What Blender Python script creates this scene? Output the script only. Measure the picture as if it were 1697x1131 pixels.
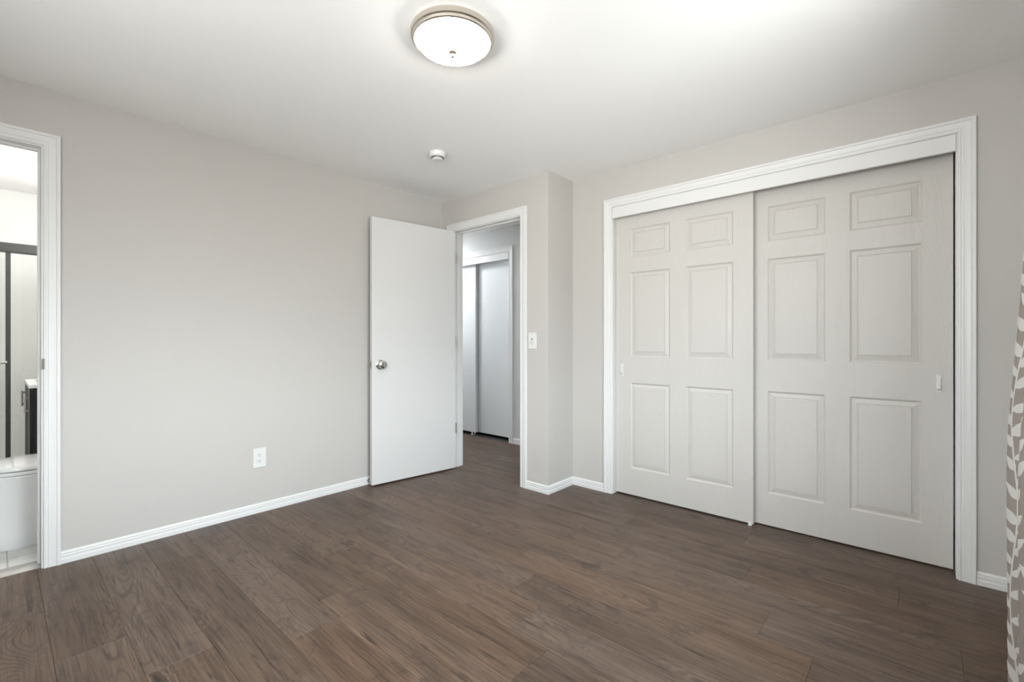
import bpy, bmesh, math, random
from mathutils import Vector, Matrix

# ------------------------------------------------------------------ clearing, camera, world, exposure
for o in list(bpy.data.objects):
    bpy.data.objects.remove(o)
SC = bpy.context.scene
COL = SC.collection
PI = math.pi

CAM_H = 1.1087
cam_d = bpy.data.cameras.new('camera')
cam_d.sensor_width = 36.0
cam_d.lens = 762.79 / 1697.0 * 36.0
cam_d.shift_y = -0.0004
cam_d.clip_start = 0.02
cam = bpy.data.objects.new('camera', cam_d)
COL.objects.link(cam)
cam.location = (0, 0, CAM_H)
cam.rotation_euler = (PI / 2, 0, math.radians(41.639))
SC.camera = cam

SC.view_settings.view_transform = 'Standard'
SC.view_settings.look = 'None'
SC.view_settings.gamma = 1.0
SC.view_settings.use_curve_mapping = False
SC.view_settings.exposure = 1.65

SKY = 9.8
LAMP = 18.0
BATH_LAMP = 20.0
HALL_LAMP = 38.0

world = bpy.data.worlds.new('world')
SC.world = world
world.use_nodes = True
wn = world.node_tree
wn.nodes.clear()
w_out = wn.nodes.new('ShaderNodeOutputWorld')
w_bg = wn.nodes.new('ShaderNodeBackground')
w_tc = wn.nodes.new('ShaderNodeTexCoord')
w_sep = wn.nodes.new('ShaderNodeSeparateXYZ')
w_ramp = wn.nodes.new('ShaderNodeValToRGB')
w_map = wn.nodes.new('ShaderNodeMapRange')
w_map.inputs['From Min'].default_value = -1
wn.links.new(w_tc.outputs['Generated'], w_sep.inputs[0])
wn.links.new(w_sep.outputs['Z'], w_map.inputs['Value'])
wn.links.new(w_map.outputs[0], w_ramp.inputs[0])
e = w_ramp.color_ramp.elements
e[0].position = 0.47
e[0].color = (0.095, 0.095, 0.095, 1)
e[1].position = 0.605
e[1].color = (0.87, 0.93, 1.0, 1)
e2 = e.new(1.0)
e2.color = (0.66, 0.81, 1.0, 1)
# lower half brightened towards -y, added as fill light through the rear opening
w_dir = wn.nodes.new('ShaderNodeMapRange')
w_dir.interpolation_type = 'SMOOTHSTEP'
w_dir.inputs['From Min'].default_value = 0.0
w_dir.inputs['From Max'].default_value = -0.35
w_low = wn.nodes.new('ShaderNodeMapRange')
w_low.inputs['From Min'].default_value = 0.06
w_low.inputs['From Max'].default_value = -0.06
w_mul = wn.nodes.new('ShaderNodeMath')
w_mul.operation = 'MULTIPLY'
w_mix = wn.nodes.new('ShaderNodeMix')
w_mix.data_type = 'RGBA'
w_mix.inputs[7].default_value = (0.50, 0.498, 0.497, 1)
wn.links.new(w_sep.outputs['Y'], w_dir.inputs['Value'])
wn.links.new(w_sep.outputs['Z'], w_low.inputs['Value'])
wn.links.new(w_dir.outputs[0], w_mul.inputs[0])
wn.links.new(w_low.outputs[0], w_mul.inputs[1])
wn.links.new(w_mul.outputs[0], w_mix.inputs[0])
wn.links.new(w_ramp.outputs[0], w_mix.inputs[6])
wn.links.new(w_mix.outputs[2], w_bg.inputs['Color'])
w_bg.inputs['Strength'].default_value = SKY
wn.links.new(w_bg.outputs[0], w_out.inputs['Surface'])

# window opening in the right wall (needed by the sky portal)
WIN_Y0, WIN_Y1, WIN_Z0, WIN_Z1 = 0.30, 1.70, 0.85, 2.02
X_R = 0.40
portal_d = bpy.data.lights.new('window_portal', 'AREA')
portal_d.shape = 'RECTANGLE'
portal_d.size = WIN_Z1 - WIN_Z0
portal_d.size_y = WIN_Y1 - WIN_Y0
portal_d.cycles.is_portal = True
portal = bpy.data.objects.new('window_portal', portal_d)
COL.objects.link(portal)
portal.location = (X_R + 0.14, (WIN_Y0 + WIN_Y1) / 2, (WIN_Z0 + WIN_Z1) / 2)
portal.rotation_euler = (0, PI / 2, 0)

# added window behind the camera, invented to fill in light
RW_X0, RW_X1, RW_Z0, RW_Z1 = -1.60, -0.10, 0.90, 2.06
portal2_d = bpy.data.lights.new('window_portal', 'AREA')
portal2_d.shape = 'RECTANGLE'
portal2_d.size = RW_X1 - RW_X0
portal2_d.size_y = RW_Z1 - RW_Z0
portal2_d.cycles.is_portal = True
portal2 = bpy.data.objects.new('window_portal', portal2_d)
COL.objects.link(portal2)
portal2.location = ((RW_X0 + RW_X1) / 2, -0.72 - 0.14, (RW_Z0 + RW_Z1) / 2)
portal2.rotation_euler = (PI / 2, 0, 0)

# ------------------------------------------------------------------ plan (metres)
H = 2.34
X_L, Y_D, Y_C, X_J = -3.1944, 2.6561, 2.9726, -2.0121
T = 0.115
Y_B = -0.72            # wall behind the camera
BX0, BX1 = -5.569, X_L - T          # bathroom
BY0, BY1 = -0.80, 0.62
HY0, HY1 = Y_D + T, 3.71            # hall
HX0, HX1 = -5.2, -2.15

# ------------------------------------------------------------------ materials
def mat(name, col, rough=0.5, metal=0.0, spec=0.5, bump=None, coat=0.0):
    m = bpy.data.materials.new(name)
    m.use_nodes = True
    nt = m.node_tree
    b = nt.nodes['Principled BSDF']
    b.inputs['Base Color'].default_value = (*col, 1)
    b.inputs['Roughness'].default_value = rough
    b.inputs['Metallic'].default_value = metal
    b.inputs['Specular IOR Level'].default_value = spec
    b.inputs['Coat Weight'].default_value = coat
    if bump:
        scale, strength, dist = bump
        tc = nt.nodes.new('ShaderNodeTexCoord')
        n = nt.nodes.new('ShaderNodeTexNoise')
        n.inputs['Scale'].default_value = scale
        n.inputs['Detail'].default_value = 3
        bp = nt.nodes.new('ShaderNodeBump')
        bp.inputs['Strength'].default_value = strength
        bp.inputs['Distance'].default_value = dist
        nt.links.new(tc.outputs['Object'], n.inputs['Vector'])
        nt.links.new(n.outputs['Fac'], bp.inputs['Height'])
        nt.links.new(bp.outputs[0], b.inputs['Normal'])
    return m

M = {}
M['wall'] = mat('grey_wall_paint', (0.525, 0.50, 0.475), 0.7, bump=(110, 0.25, 0.002))
M['wall_bath'] = mat('white_bathroom_paint', (0.80, 0.80, 0.78), 0.45)
M['wall_hall'] = mat('hall_paint', (0.60, 0.60, 0.595), 0.7, bump=(110, 0.2, 0.002))
M['ceiling'] = mat('white_ceiling_paint', (0.92, 0.912, 0.905), 0.85, bump=(60, 0.2, 0.002))
M['trim'] = mat('white_trim_paint', (0.73, 0.722, 0.715), 0.35)
M['door'] = mat('white_door_paint', (0.665, 0.655, 0.645), 0.42, bump=(35, 0.05, 0.001))
M['hall_door'] = mat('hall_closet_paint', (0.70, 0.72, 0.73), 0.45)
M['white_plastic'] = mat('white_plastic', (0.72, 0.715, 0.70), 0.3)
M['slot'] = mat('dark_slot', (0.03, 0.03, 0.03), 0.6)
M['chrome'] = mat('chrome', (0.60, 0.595, 0.58), 0.16, 1.0)
M['nickel'] = mat('brushed_nickel', (0.66, 0.60, 0.53), 0.30, 1.0)
M['steel'] = mat('dull_steel', (0.45, 0.43, 0.40), 0.4, 1.0)
M['rubber'] = mat('white_rubber', (0.6, 0.58, 0.54), 0.7)
M['porcelain'] = mat('white_porcelain', (0.85, 0.855, 0.85), 0.12, coat=0.4)
M['black_cab'] = mat('black_brown_cabinet', (0.016, 0.016, 0.015), 0.5, spec=0.3)
M['counter'] = mat('white_countertop', (0.85, 0.85, 0.84), 0.15)
M['grey_metal'] = mat('dark_bronze_metal', (0.085, 0.088, 0.085), 0.34, 0.7)
M['thresh'] = mat('grey_threshold_metal', (0.36, 0.345, 0.325), 0.4, 0.35)
M['dark'] = mat('closet_interior', (0.25, 0.24, 0.23), 0.8)
M['blocker'] = mat('sky_blocker_paint', (0.5, 0.48, 0.45), 0.8)


def emissive(name, col, strength):
    m = bpy.data.materials.new(name)
    m.use_nodes = True
    nt = m.node_tree
    b = nt.nodes['Principled BSDF']
    b.inputs['Base Color'].default_value = (0.8, 0.78, 0.74, 1)
    b.inputs['Roughness'].default_value = 0.3
    b.inputs['Emission Color'].default_value = (*col, 1)
    b.inputs['Emission Strength'].default_value = strength
    return m


M['dome'] = emissive('lit_frosted_glass', (1.0, 0.935, 0.85), LAMP)
M['bath_lamp'] = emissive('lit_bathroom_glass', (1.0, 0.99, 0.975), BATH_LAMP)
M['hall_lamp'] = emissive('lit_hall_glass', (0.93, 0.97, 1.0), HALL_LAMP)


def thin_glass(name, tint, gloss=0.08):
    m = bpy.data.materials.new(name)
    m.use_nodes = True
    nt = m.node_tree
    nt.nodes.clear()
    out = nt.nodes.new('ShaderNodeOutputMaterial')
    mix = nt.nodes.new('ShaderNodeMixShader')
    tr = nt.nodes.new('ShaderNodeBsdfTransparent')
    gl = nt.nodes.new('ShaderNodeBsdfGlossy')
    tr.inputs['Color'].default_value = (*tint, 1)
    gl.inputs['Roughness'].default_value = 0.03
    mix.inputs[0].default_value = gloss
    nt.links.new(tr.outputs[0], mix.inputs[1])
    nt.links.new(gl.outputs[0], mix.inputs[2])
    nt.links.new(mix.outputs[0], out.inputs[0])
    return m


M['pane'] = thin_glass('window_glass', (0.97, 0.99, 0.98), 0.06)
M['shower_glass'] = thin_glass('shower_glass', (0.99, 0.995, 0.99), 0.05)


class N:
    """tiny helper for building node graphs"""
    def __init__(self, m):
        self.nt = m.node_tree
    def new(self, t, **kw):
        n = self.nt.nodes.new(t)
        for k, v in kw.items():
            setattr(n, k, v)
        return n
    def link(self, a, b):
        self.nt.links.new(a, b)
    def math(self, op, a, b=None, clamp=False):
        n = self.new('ShaderNodeMath', operation=op)
        n.use_clamp = clamp
        for i, v in enumerate((a, b)):
            if v is None:
                continue
            if isinstance(v, (int, float)):
                n.inputs[i].default_value = v
            else:
                self.link(v, n.inputs[i])
        return n.outputs[0]
    def comb(self, x, y, z):
        n = self.new('ShaderNodeCombineXYZ')
        for i, v in enumerate((x, y, z)):
            if isinstance(v, (int, float)):
                n.inputs[i].default_value = v
            else:
                self.link(v, n.inputs[i])
        return n.outputs[0]
    def noise(self, vec, scale=1.0, detail=4.0, rough=0.5, dist=0.0):
        n = self.new('ShaderNodeTexNoise')
        n.inputs['Scale'].default_value = scale
        n.inputs['Detail'].default_value = detail
        n.inputs['Roughness'].default_value = rough
        n.inputs['Distortion'].default_value = dist
        self.link(vec, n.inputs['Vector'])
        return n.outputs['Fac']
    def ramp(self, fac, lo, hi, smooth=True):
        n = self.new('ShaderNodeMapRange')
        n.interpolation_type = 'SMOOTHSTEP' if smooth else 'LINEAR'
        n.inputs['From Min'].default_value = lo
        n.inputs['From Max'].default_value = hi
        self.link(fac, n.inputs['Value'])
        return n.outputs[0]
    def mix(self, fac, a, b, mode='MIX'):
        n = self.new('ShaderNodeMix', data_type='RGBA', blend_type=mode)
        for s, v in ((0, fac), (6, a), (7, b)):
            if isinstance(v, (int, float)):
                n.inputs[s].default_value = v
            elif isinstance(v, tuple):
                n.inputs[s].default_value = (*v, 1)
            else:
                self.link(v, n.inputs[s])
        return n.outputs[2]


def wood_floor():
    m = bpy.data.materials.new('brown_wood_laminate')
    m.use_nodes = True
    g = N(m)
    b = m.node_tree.nodes['Principled BSDF']
    geo = g.new('ShaderNodeNewGeometry')
    sep = g.new('ShaderNodeSeparateXYZ')
    g.link(geo.outputs['Position'], sep.inputs[0])
    X, Y = sep.outputs[0], sep.outputs[1]
    at = g.new('ShaderNodeAttribute', attribute_name='plank')
    sa = g.new('ShaderNodeSeparateColor')
    g.link(at.outputs['Color'], sa.inputs[0])
    r1, r2, r3 = sa.outputs
    ox = g.math('MULTIPLY', r1, 37.0)
    oy = g.math('MULTIPLY', r2, 53.0)
    x = g.math('ADD', X, ox)
    y = g.math('ADD', Y, oy)
    # fine fibre
    fibre = g.noise(g.comb(g.math('MULTIPLY', x, 5.0), g.math('MULTIPLY', y, 150.0), r3), 1, 5, 0.65)
    band = g.noise(g.comb(g.math('MULTIPLY', x, 1.3), g.math('MULTIPLY', y, 20.0), r3), 1, 4, 0.55, 0.4)
    blot = g.noise(g.comb(g.math('MULTIPLY', x, 2.6), g.math('MULTIPLY', y, 7.0), r3), 1, 3, 0.5, 0.6)
    # cathedral rings: contour lines of a stretched noise
    hill = g.noise(g.comb(g.math('MULTIPLY', x, 1.15), g.math('MULTIPLY', y, 7.5), r3), 1, 1, 0.3, 0.12)
    hill = g.math('ADD', hill, g.math('MULTIPLY', fibre, 0.012))
    ring = g.math('SINE', g.math('MULTIPLY', hill, 190.0))
    ring = g.ramp(ring, 0.15, 1.0)
    where = g.noise(g.comb(g.math('MULTIPLY', x, 1.1), g.math('MULTIPLY', y, 5.0), 7.7), 1, 1, 0.5)
    where = g.ramp(where, 0.54, 0.70)
    ringm = g.math('MULTIPLY', ring, where)
    # knots: sparse dark eyes drawn out along the grain, with ripples of grain around them
    wob = g.noise(g.comb(g.math('MULTIPLY', x, 9.0), g.math('MULTIPLY', y, 16.0), 1.3), 1, 3, 0.6)
    kx = g.math('ADD', g.math('MULTIPLY', x, 1.55), g.math('MULTIPLY', wob, 0.16))
    ky = g.math('ADD', g.math('MULTIPLY', y, 4.6), g.math('MULTIPLY', wob, 0.30))
    vor = g.new('ShaderNodeTexVoronoi')
    vor.inputs['Scale'].default_value = 1.0
    vor.inputs['Randomness'].default_value = 1.0
    g.link(g.comb(kx, ky, 0.0), vor.inputs['Vector'])
    dist = vor.outputs['Distance']
    vsep = g.new('ShaderNodeSeparateColor')
    g.link(vor.outputs['Color'], vsep.inputs[0])
    some = g.ramp(vsep.outputs[0], 0.40, 0.50)
    eye = g.math('MULTIPLY', g.math('SUBTRACT', 1.0, g.ramp(dist, 0.03, 0.13)), some)
    halo = g.math('MULTIPLY', g.math('SUBTRACT', 1.0, g.ramp(dist, 0.10, 0.48)), some)
    hring = g.ramp(g.math('SINE', g.math('MULTIPLY', g.math('ADD', dist, g.math('MULTIPLY', fibre, 0.04)), 95.0)), -0.3, 0.9)
    hring = g.math('MULTIPLY', hring, halo)
    # short dark cracks and pores
    crack = g.noise(g.comb(g.math('MULTIPLY', x, 4.2), g.math('MULTIPLY', y, 62.0), 5.5), 1, 4, 0.62, 0.5)
    crack = g.ramp(crack, 0.58, 0.70)
    # smoky patches lying across the grain
    smoke = g.noise(g.comb(g.math('MULTIPLY', x, 5.5), g.math('MULTIPLY', y, 9.0), 2.2), 1, 6, 0.68, 1.4)
    smoke = g.ramp(smoke, 0.53, 0.70)
    streak = g.noise(g.comb(g.math('MULTIPLY', x, 1.8), g.math('MULTIPLY', y, 34.0), 9.2), 1, 5, 0.65, 0.3)
    streak = g.ramp(streak, 0.55, 0.76)
    dark = (0.060, 0.037, 0.0245)
    mid = (0.110, 0.070, 0.048)
    light = (0.235, 0.168, 0.126)
    c = g.mix(g.ramp(band, 0.32, 0.66), dark, mid)
    c = g.mix(g.math('MULTIPLY', g.ramp(blot, 0.44, 0.70), 0.5), c, (0.128, 0.088, 0.065))
    c = g.mix(g.math('MULTIPLY', streak, 0.62), c, light)
    c = g.mix(g.math('MULTIPLY', g.ramp(fibre, 0.40, 0.66), 0.50), c, (0.170, 0.116, 0.084))
    c = g.mix(g.math('MULTIPLY', g.ramp(fibre, 0.47, 0.30), 0.55), c, (0.040, 0.025, 0.0175))
    c = g.mix(g.math('MULTIPLY', ringm, 0.42), c, (0.052, 0.034, 0.025))
    c = g.mix(g.math('MULTIPLY', g.math('SUBTRACT', where, ringm), 0.22), c, (0.215, 0.155, 0.117))
    c = g.mix(g.math('MULTIPLY', hring, 0.40), c, (0.200, 0.148, 0.114))
    c = g.mix(g.math('MULTIPLY', smoke, 0.68), c, (0.040, 0.031, 0.026))
    c = g.mix(g.math('MULTIPLY', crack, 0.8), c, (0.026, 0.018, 0.0135))
    c = g.mix(g.math('MULTIPLY', eye, 0.92), c, (0.016, 0.011, 0.009))
    tone = g.new('ShaderNodeMapRange')
    tone.inputs['To Min'].default_value = 0.88
    tone.inputs['To Max'].default_value = 1.12
    g.link(r2, tone.inputs['Value'])
    hs = g.new('ShaderNodeHueSaturation')
    g.link(c, hs.inputs['Color'])
    g.link(tone.outputs[0], hs.inputs['Value'])
    sat = g.new('ShaderNodeMapRange')
    sat.inputs['To Min'].default_value = 0.90
    sat.inputs['To Max'].default_value = 1.12
    g.link(r3, sat.inputs['Value'])
    g.link(sat.outputs[0], hs.inputs['Saturation'])
    g.link(hs.outputs[0], b.inputs['Base Color'])
    ro = g.new('ShaderNodeMapRange')
    ro.inputs['To Min'].default_value = 0.34
    ro.inputs['To Max'].default_value = 0.46
    g.link(fibre, ro.inputs['Value'])
    g.link(ro.outputs[0], b.inputs['Roughness'])
    b.inputs['Specular IOR Level'].default_value = 0.31
    bp = g.new('ShaderNodeBump')
    bp.inputs['Strength'].default_value = 0.25
    bp.inputs['Distance'].default_value = 0.0006
    g.link(fibre, bp.inputs['Height'])
    g.link(bp.outputs[0], b.inputs['Normal'])
    return m


def moulded_door():
    """off-white paint over an embossed wood grain running up the door"""
    m = bpy.data.materials.new('offwhite_moulded_door')
    m.use_nodes = True
    g = N(m)
    b = m.node_tree.nodes['Principled BSDF']
    tc = g.new('ShaderNodeTexCoord')
    sep = g.new('ShaderNodeSeparateXYZ')
    g.link(tc.outputs['Object'], sep.inputs[0])
    x, y, z = sep.outputs
    hill = g.noise(g.comb(g.math('MULTIPLY', x, 7.0), 0.0, g.math('MULTIPLY', z, 1.1)), 1, 2, 0.45, 0.2)
    ring = g.math('SINE', g.math('MULTIPLY', hill, 150.0))
    fib = g.noise(g.comb(g.math('MULTIPLY', x, 260.0), 0.0, g.math('MULTIPLY', z, 9.0)), 1, 3, 0.6)
    hgt = g.math('ADD', g.math('MULTIPLY', ring, 0.32), fib)
    bp = g.new('ShaderNodeBump')
    bp.inputs['Strength'].default_value = 0.5
    bp.inputs['Distance'].default_value = 0.0012
    g.link(hgt, bp.inputs['Height'])
    g.link(bp.outputs[0], b.inputs['Normal'])
    b.inputs['Base Color'].default_value = (0.575, 0.548, 0.518, 1)
    b.inputs['Roughness'].default_value = 0.5
    return m


def marble_tile():
    m = bpy.data.materials.new('white_marble_tile')
    m.use_nodes = True
    g = N(m)
    b = m.node_tree.nodes['Principled BSDF']
    tc = g.new('ShaderNodeTexCoord')
    v = g.noise(tc.outputs['Object'], 6, 6, 0.6, 1.5)
    c = g.mix(g.ramp(v, 0.45, 0.7), (0.70, 0.70, 0.67), (0.50, 0.50, 0.47))
    br = g.new('ShaderNodeTexBrick')
    br.offset = 0.0
    br.inputs['Scale'].default_value = 1.0
    br.inputs['Brick Width'].default_value = 0.305
    br.inputs['Row Height'].default_value = 0.305
    br.inputs['Mortar Size'].default_value = 0.003
    br.inputs['Color1'].default_value = (1, 1, 1, 1)
    br.inputs['Color2'].default_value = (1, 1, 1, 1)
    br.inputs['Mortar'].default_value = (0.55, 0.55, 0.53, 1)
    mp = g.new('ShaderNodeMapping')
    mp.inputs['Location'].default_value = (0.08, 0.262, 0)
    g.link(tc.outputs['Object'], mp.inputs[0])
    g.link(mp.outputs[0], br.inputs['Vector'])
    c = g.mix(1.0, c, br.outputs['Color'], 'MULTIPLY')
    g.link(c, b.inputs['Base Color'])
    b.inputs['Roughness'].default_value = 0.35
    return m


def sheer(name, col, alpha):
    m = bpy.data.materials.new(name)
    m.use_nodes = True
    nt = m.node_tree
    nt.nodes.clear()
    out = nt.nodes.new('ShaderNodeOutputMaterial')
    d = nt.nodes.new('ShaderNodeBsdfDiffuse')
    t = nt.nodes.new('ShaderNodeBsdfTranslucent')
    tr = nt.nodes.new('ShaderNodeBsdfTransparent')
    m1 = nt.nodes.new('ShaderNodeMixShader')
    m2 = nt.nodes.new('ShaderNodeMixShader')
    tc = nt.nodes.new('ShaderNodeTexCoord')
    wv = nt.nodes.new('ShaderNodeTexNoise')
    wv.inputs['Scale'].default_value = 420
    mr = nt.nodes.new('ShaderNodeMapRange')
    mr.inputs['To Min'].default_value = max(alpha - 0.12, 0)
    mr.inputs['To Max'].default_value = min(alpha + 0.12, 1)
    nt.links.new(tc.outputs['Object'], wv.inputs['Vector'])
    nt.links.new(wv.outputs['Fac'], mr.inputs['Value'])
    d.inputs['Color'].default_value = (*col, 1)
    t.inputs['Color'].default_value = (*col, 1)
    m1.inputs[0].default_value = 0.4
    nt.links.new(d.outputs[0], m1.inputs[1])
    nt.links.new(t.outputs[0], m1.inputs[2])
    nt.links.new(mr.outputs[0], m2.inputs[0])
    nt.links.new(tr.outputs[0], m2.inputs[1])
    nt.links.new(m1.outputs[0], m2.inputs[2])
    nt.links.new(m2.outputs[0], out.inputs[0])
    return m


M['wood'] = wood_floor()
M['moulded'] = moulded_door()
M['tile'] = marble_tile()
M['voile'] = sheer('taupe_voile', (0.46, 0.405, 0.37), 0.76)
M['print'] = sheer('white_leaf_print', (0.84, 0.82, 0.80), 0.95)

# ------------------------------------------------------------------ mesh helpers
def box(bm, x0, x1, y0, y1, z0, z1, bevel=0.0, seg=2):
    tmp = bmesh.new()
    bmesh.ops.create_cube(tmp, size=1.0)
    for v in tmp.verts:
        v.co = Vector((x0 + (v.co.x + .5) * (x1 - x0), y0 + (v.co.y + .5) * (y1 - y0), z0 + (v.co.z + .5) * (z1 - z0)))
    if bevel > 0:
        bmesh.ops.bevel(tmp, geom=tmp.edges[:], offset=bevel, segments=seg, affect='EDGES', profile=0.5)
    add(bm, tmp)


def add(bm, tmp, mtx=None, mi=None):
    vm = {}
    for v in tmp.verts:
        vm[v] = bm.verts.new(mtx @ v.co if mtx else v.co)
    for f in tmp.faces:
        nf = bm.faces.new([vm[v] for v in f.verts])
        nf.material_index = f.material_index if mi is None else mi
    tmp.free()


def sweep(bm, pts, prof, o, e1, e2, e3, side=1, only=None):
    """profile (outward, thickness) along a polyline lying in a plane, with mitred corners"""
    o, e1, e2, e3 = Vector(o), Vector(e1), Vector(e2), Vector(e3)
    P = [Vector(p) for p in pts]
    nrm = []
    for a, b in zip(P, P[1:]):
        d = (b - a).normalized()
        nrm.append(Vector((-d.y, d.x)) * side)
    rings = []
    for i, p in enumerate(P):
        if i == 0:
            m = nrm[0]
        elif i == len(P) - 1:
            m = nrm[-1]
        else:
            m = (nrm[i - 1] + nrm[i]) / (1 + nrm[i - 1].dot(nrm[i]))
        rings.append([(p + m * a, b) for a, b in prof])
    segs = range(len(P) - 1) if only is None else only
    n = len(prof)
    for s in segs:
        va = [bm.verts.new(o + e1 * q.x + e2 * q.y + e3 * b) for q, b in rings[s]]
        vb = [bm.verts.new(o + e1 * q.x + e2 * q.y + e3 * b) for q, b in rings[s + 1]]
        for k in range(n):
            bm.faces.new((va[k], va[(k + 1) % n], vb[(k + 1) % n], vb[k]))
        bm.faces.new(va)
        bm.faces.new(list(reversed(vb)))
    bmesh.ops.recalc_face_normals(bm, faces=bm.faces[:])


def lathe(bm, prof, c=(0, 0, 0), seg=48, mtx=None):
    """profile (r, z) turned about z"""
    c = Vector(c)
    rings = []
    for r, z in prof:
        if r < 1e-6:
            p = Vector((0, 0, z))
            rings.append([bm.verts.new((mtx @ p if mtx else p) + c)])
        else:
            ring = []
            for k in range(seg):
                a = 2 * PI * k / seg
                p = Vector((r * math.cos(a), r * math.sin(a), z))
                ring.append(bm.verts.new((mtx @ p if mtx else p) + c))
            rings.append(ring)
    for a, b in zip(rings, rings[1:]):
        if len(a) == 1 and len(b) == 1:
            continue
        for k in range(seg):
            k2 = (k + 1) % seg
            if len(a) == 1:
                bm.faces.new((a[0], b[k2], b[k]))
            elif len(b) == 1:
                bm.faces.new((a[k], a[k2], b[0]))
            else:
                bm.faces.new((a[k], a[k2], b[k2], b[k]))
    for ring in (rings[0], rings[-1]):
        if len(ring) > 1:
            bm.faces.new(ring)
    bmesh.ops.recalc_face_normals(bm, faces=bm.faces[:])


def tube(bm, pts, r, seg=10):
    """round tube along a 3-D polyline"""
    P = [Vector(p) for p in pts]
    rings = []
    up = Vector((0.13, 0.21, 0.97))
    for i, p in enumerate(P):
        d = (P[min(i + 1, len(P) - 1)] - P[max(i - 1, 0)]).normalized()
        a = d.cross(up)
        if a.length < 1e-3:
            a = d.cross(Vector((1, 0, 0)))
        a.normalize()
        b = d.cross(a)
        rings.append([bm.verts.new(p + (a * math.cos(2 * PI * k / seg) + b * math.sin(2 * PI * k / seg)) * r) for k in range(seg)])
    for a, b in zip(rings, rings[1:]):
        for k in range(seg):
            bm.faces.new((a[k], a[(k + 1) % seg], b[(k + 1) % seg], b[k]))
    bm.faces.new(rings[0])
    bm.faces.new(list(reversed(rings[-1])))
    bmesh.ops.recalc_face_normals(bm, faces=bm.faces[:])


def loft(bm, rings):
    """closed rings of equal count, capped"""
    R = [[bm.verts.new(p) for p in ring] for ring in rings]
    n = len(R[0])
    for a, b in zip(R, R[1:]):
        for k in range(n):
            bm.faces.new((a[k], a[(k + 1) % n], b[(k + 1) % n], b[k]))
    bm.faces.new(R[0])
    bm.faces.new(list(reversed(R[-1])))
    bmesh.ops.recalc_face_normals(bm, faces=bm.faces[:])


def obj(name, bm, material, parent=None, smooth=None, loc=None, mtx=None):
    me = bpy.data.meshes.new(name)
    bm.to_mesh(me)
    bm.free()
    mats = material if isinstance(material, (list, tuple)) else [material]
    for mm in mats:
        me.materials.append(mm)
    if smooth is not None:
        me.polygons.foreach_set('use_smooth', [True] * len(me.polygons))
        me.set_sharp_from_angle(angle=math.radians(smooth))
    o = bpy.data.objects.new(name, me)
    COL.objects.link(o)
    if parent:
        o.parent = parent
    if mtx is not None:
        o.matrix_local = mtx
    elif loc is not None:
        o.location = loc
    return o


def empty(name, loc=(0, 0, 0), rz=0.0):
    o = bpy.data.objects.new(name, None)
    o.empty_display_size = 0.1
    COL.objects.link(o)
    o.location = loc
    o.rotation_euler = (0, 0, rz)
    return o


def tag(o, label, cat, group=None, kind=None):
    o['label'] = label
    o['category'] = cat
    if group:
        o['group'] = group
    if kind:
        o['kind'] = kind
    return o


def B():
    return bmesh.new()


def struct(name, bm, material, label, cat, smooth=None):
    return tag(obj(name, bm, material, smooth=smooth), label, cat, kind='structure')


def wall_x(bm, x0, x1, y0, y1, openings=()):
    """wall slab along y; openings (ya, yb, za, zb)"""
    wall_any(bm, lambda a, b, z0, z1: box(bm, x0, x1, a, b, z0, z1), y0, y1, openings)


def wall_y(bm, y0, y1, x0, x1, openings=()):
    wall_any(bm, lambda a, b, z0, z1: box(bm, a, b, y0, y1, z0, z1), x0, x1, openings)


def wall_any(bm, put, a0, a1, openings):
    cur = a0
    for a, b, z0, z1 in sorted(openings):
        put(cur, a, 0, H)
        if z0 > 0:
            put(a, b, 0, z0)
        put(a, b, z1, H)
        cur = b
    put(cur, a1, 0, H)


# ------------------------------------------------------------------ the shell
# door openings
BD0, BD1, BDZ = -0.628, 0.152, 2.052     # bathroom door: jamb faces, head
JT = 0.018                               # jamb thickness
HD0, HD1, HDZ = -3.050, -2.2785, 2.054   # hall door jamb faces, head
CD0, CD1, CDZ = -1.668, 0.121, 2.066     # closet opening jamb faces, head
KD0, KD1, KDZ = -4.56, -3.347, 2.068     # hall closet opening

# floor: one laminate surface laid plank by plank
PW, PL = 0.1966, 1.272
row_end = {-1: -2.68, 1: -1.918, 2: -1.543, 3: -1.741, 4: -1.915, 5: -1.0, 6: -1.182, 7: -1.365, 8: -0.281,
           9: -0.461, 10: -1.166, 12: -0.072, 13: -0.731, 0: -0.95, 11: -0.62}
rnd = random.Random(11)
fm = B()
col_layer = fm.loops.layers.float_color.new('plank')
GAP = 0.0008
fx0, fx1, fy0, fy1 = HX0, X_R, Y_B, HY1
for k in range(-5, 20):
    ya, yb = 0.136 + PW * k, 0.136 + PW * (k + 1)
    ya, yb = max(ya, fy0), min(yb, fy1)
    if yb <= ya + 0.01:
        continue
    e0 = row_end.get(k, rnd.uniform(-2, 0))
    n0 = math.ceil((e0 - fx0) / PL)
    x = e0 - n0 * PL
    while x < fx1:
        xa, xb = max(x, fx0), min(x + PL, fx1)
        x += PL
        # bedroom covers y < Y_C ; the hall lies behind the door wall
        if yb <= Y_D:
            xa = max(xa, X_L - 0.045)
        if ya >= Y_C + 0.65:
            xb = min(xb, HX1)
        if xb - xa < 0.01:
            continue
        rc = (rnd.random(), rnd.random(), rnd.random(), 1)
        a, b_, c, d = xa + GAP, xb - GAP, ya + GAP, yb - GAP
        top = [fm.verts.new((px, py, 0.0)) for px, py in ((a, c), (b_, c), (b_, d), (a, d))]
        low = [fm.verts.new((px, py, -0.0015)) for px, py in ((a - GAP, c - GAP), (b_ + GAP, c - GAP), (b_ + GAP, d + GAP), (a - GAP, d + GAP))]
        fs = [fm.faces.new(top)]
        for q in range(4):
            fs.append(fm.faces.new((low[q], low[(q + 1) % 4], top[(q + 1) % 4], top[q])))
        for f in fs:
            for l in f.loops:
                l[col_layer] = rc
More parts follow.
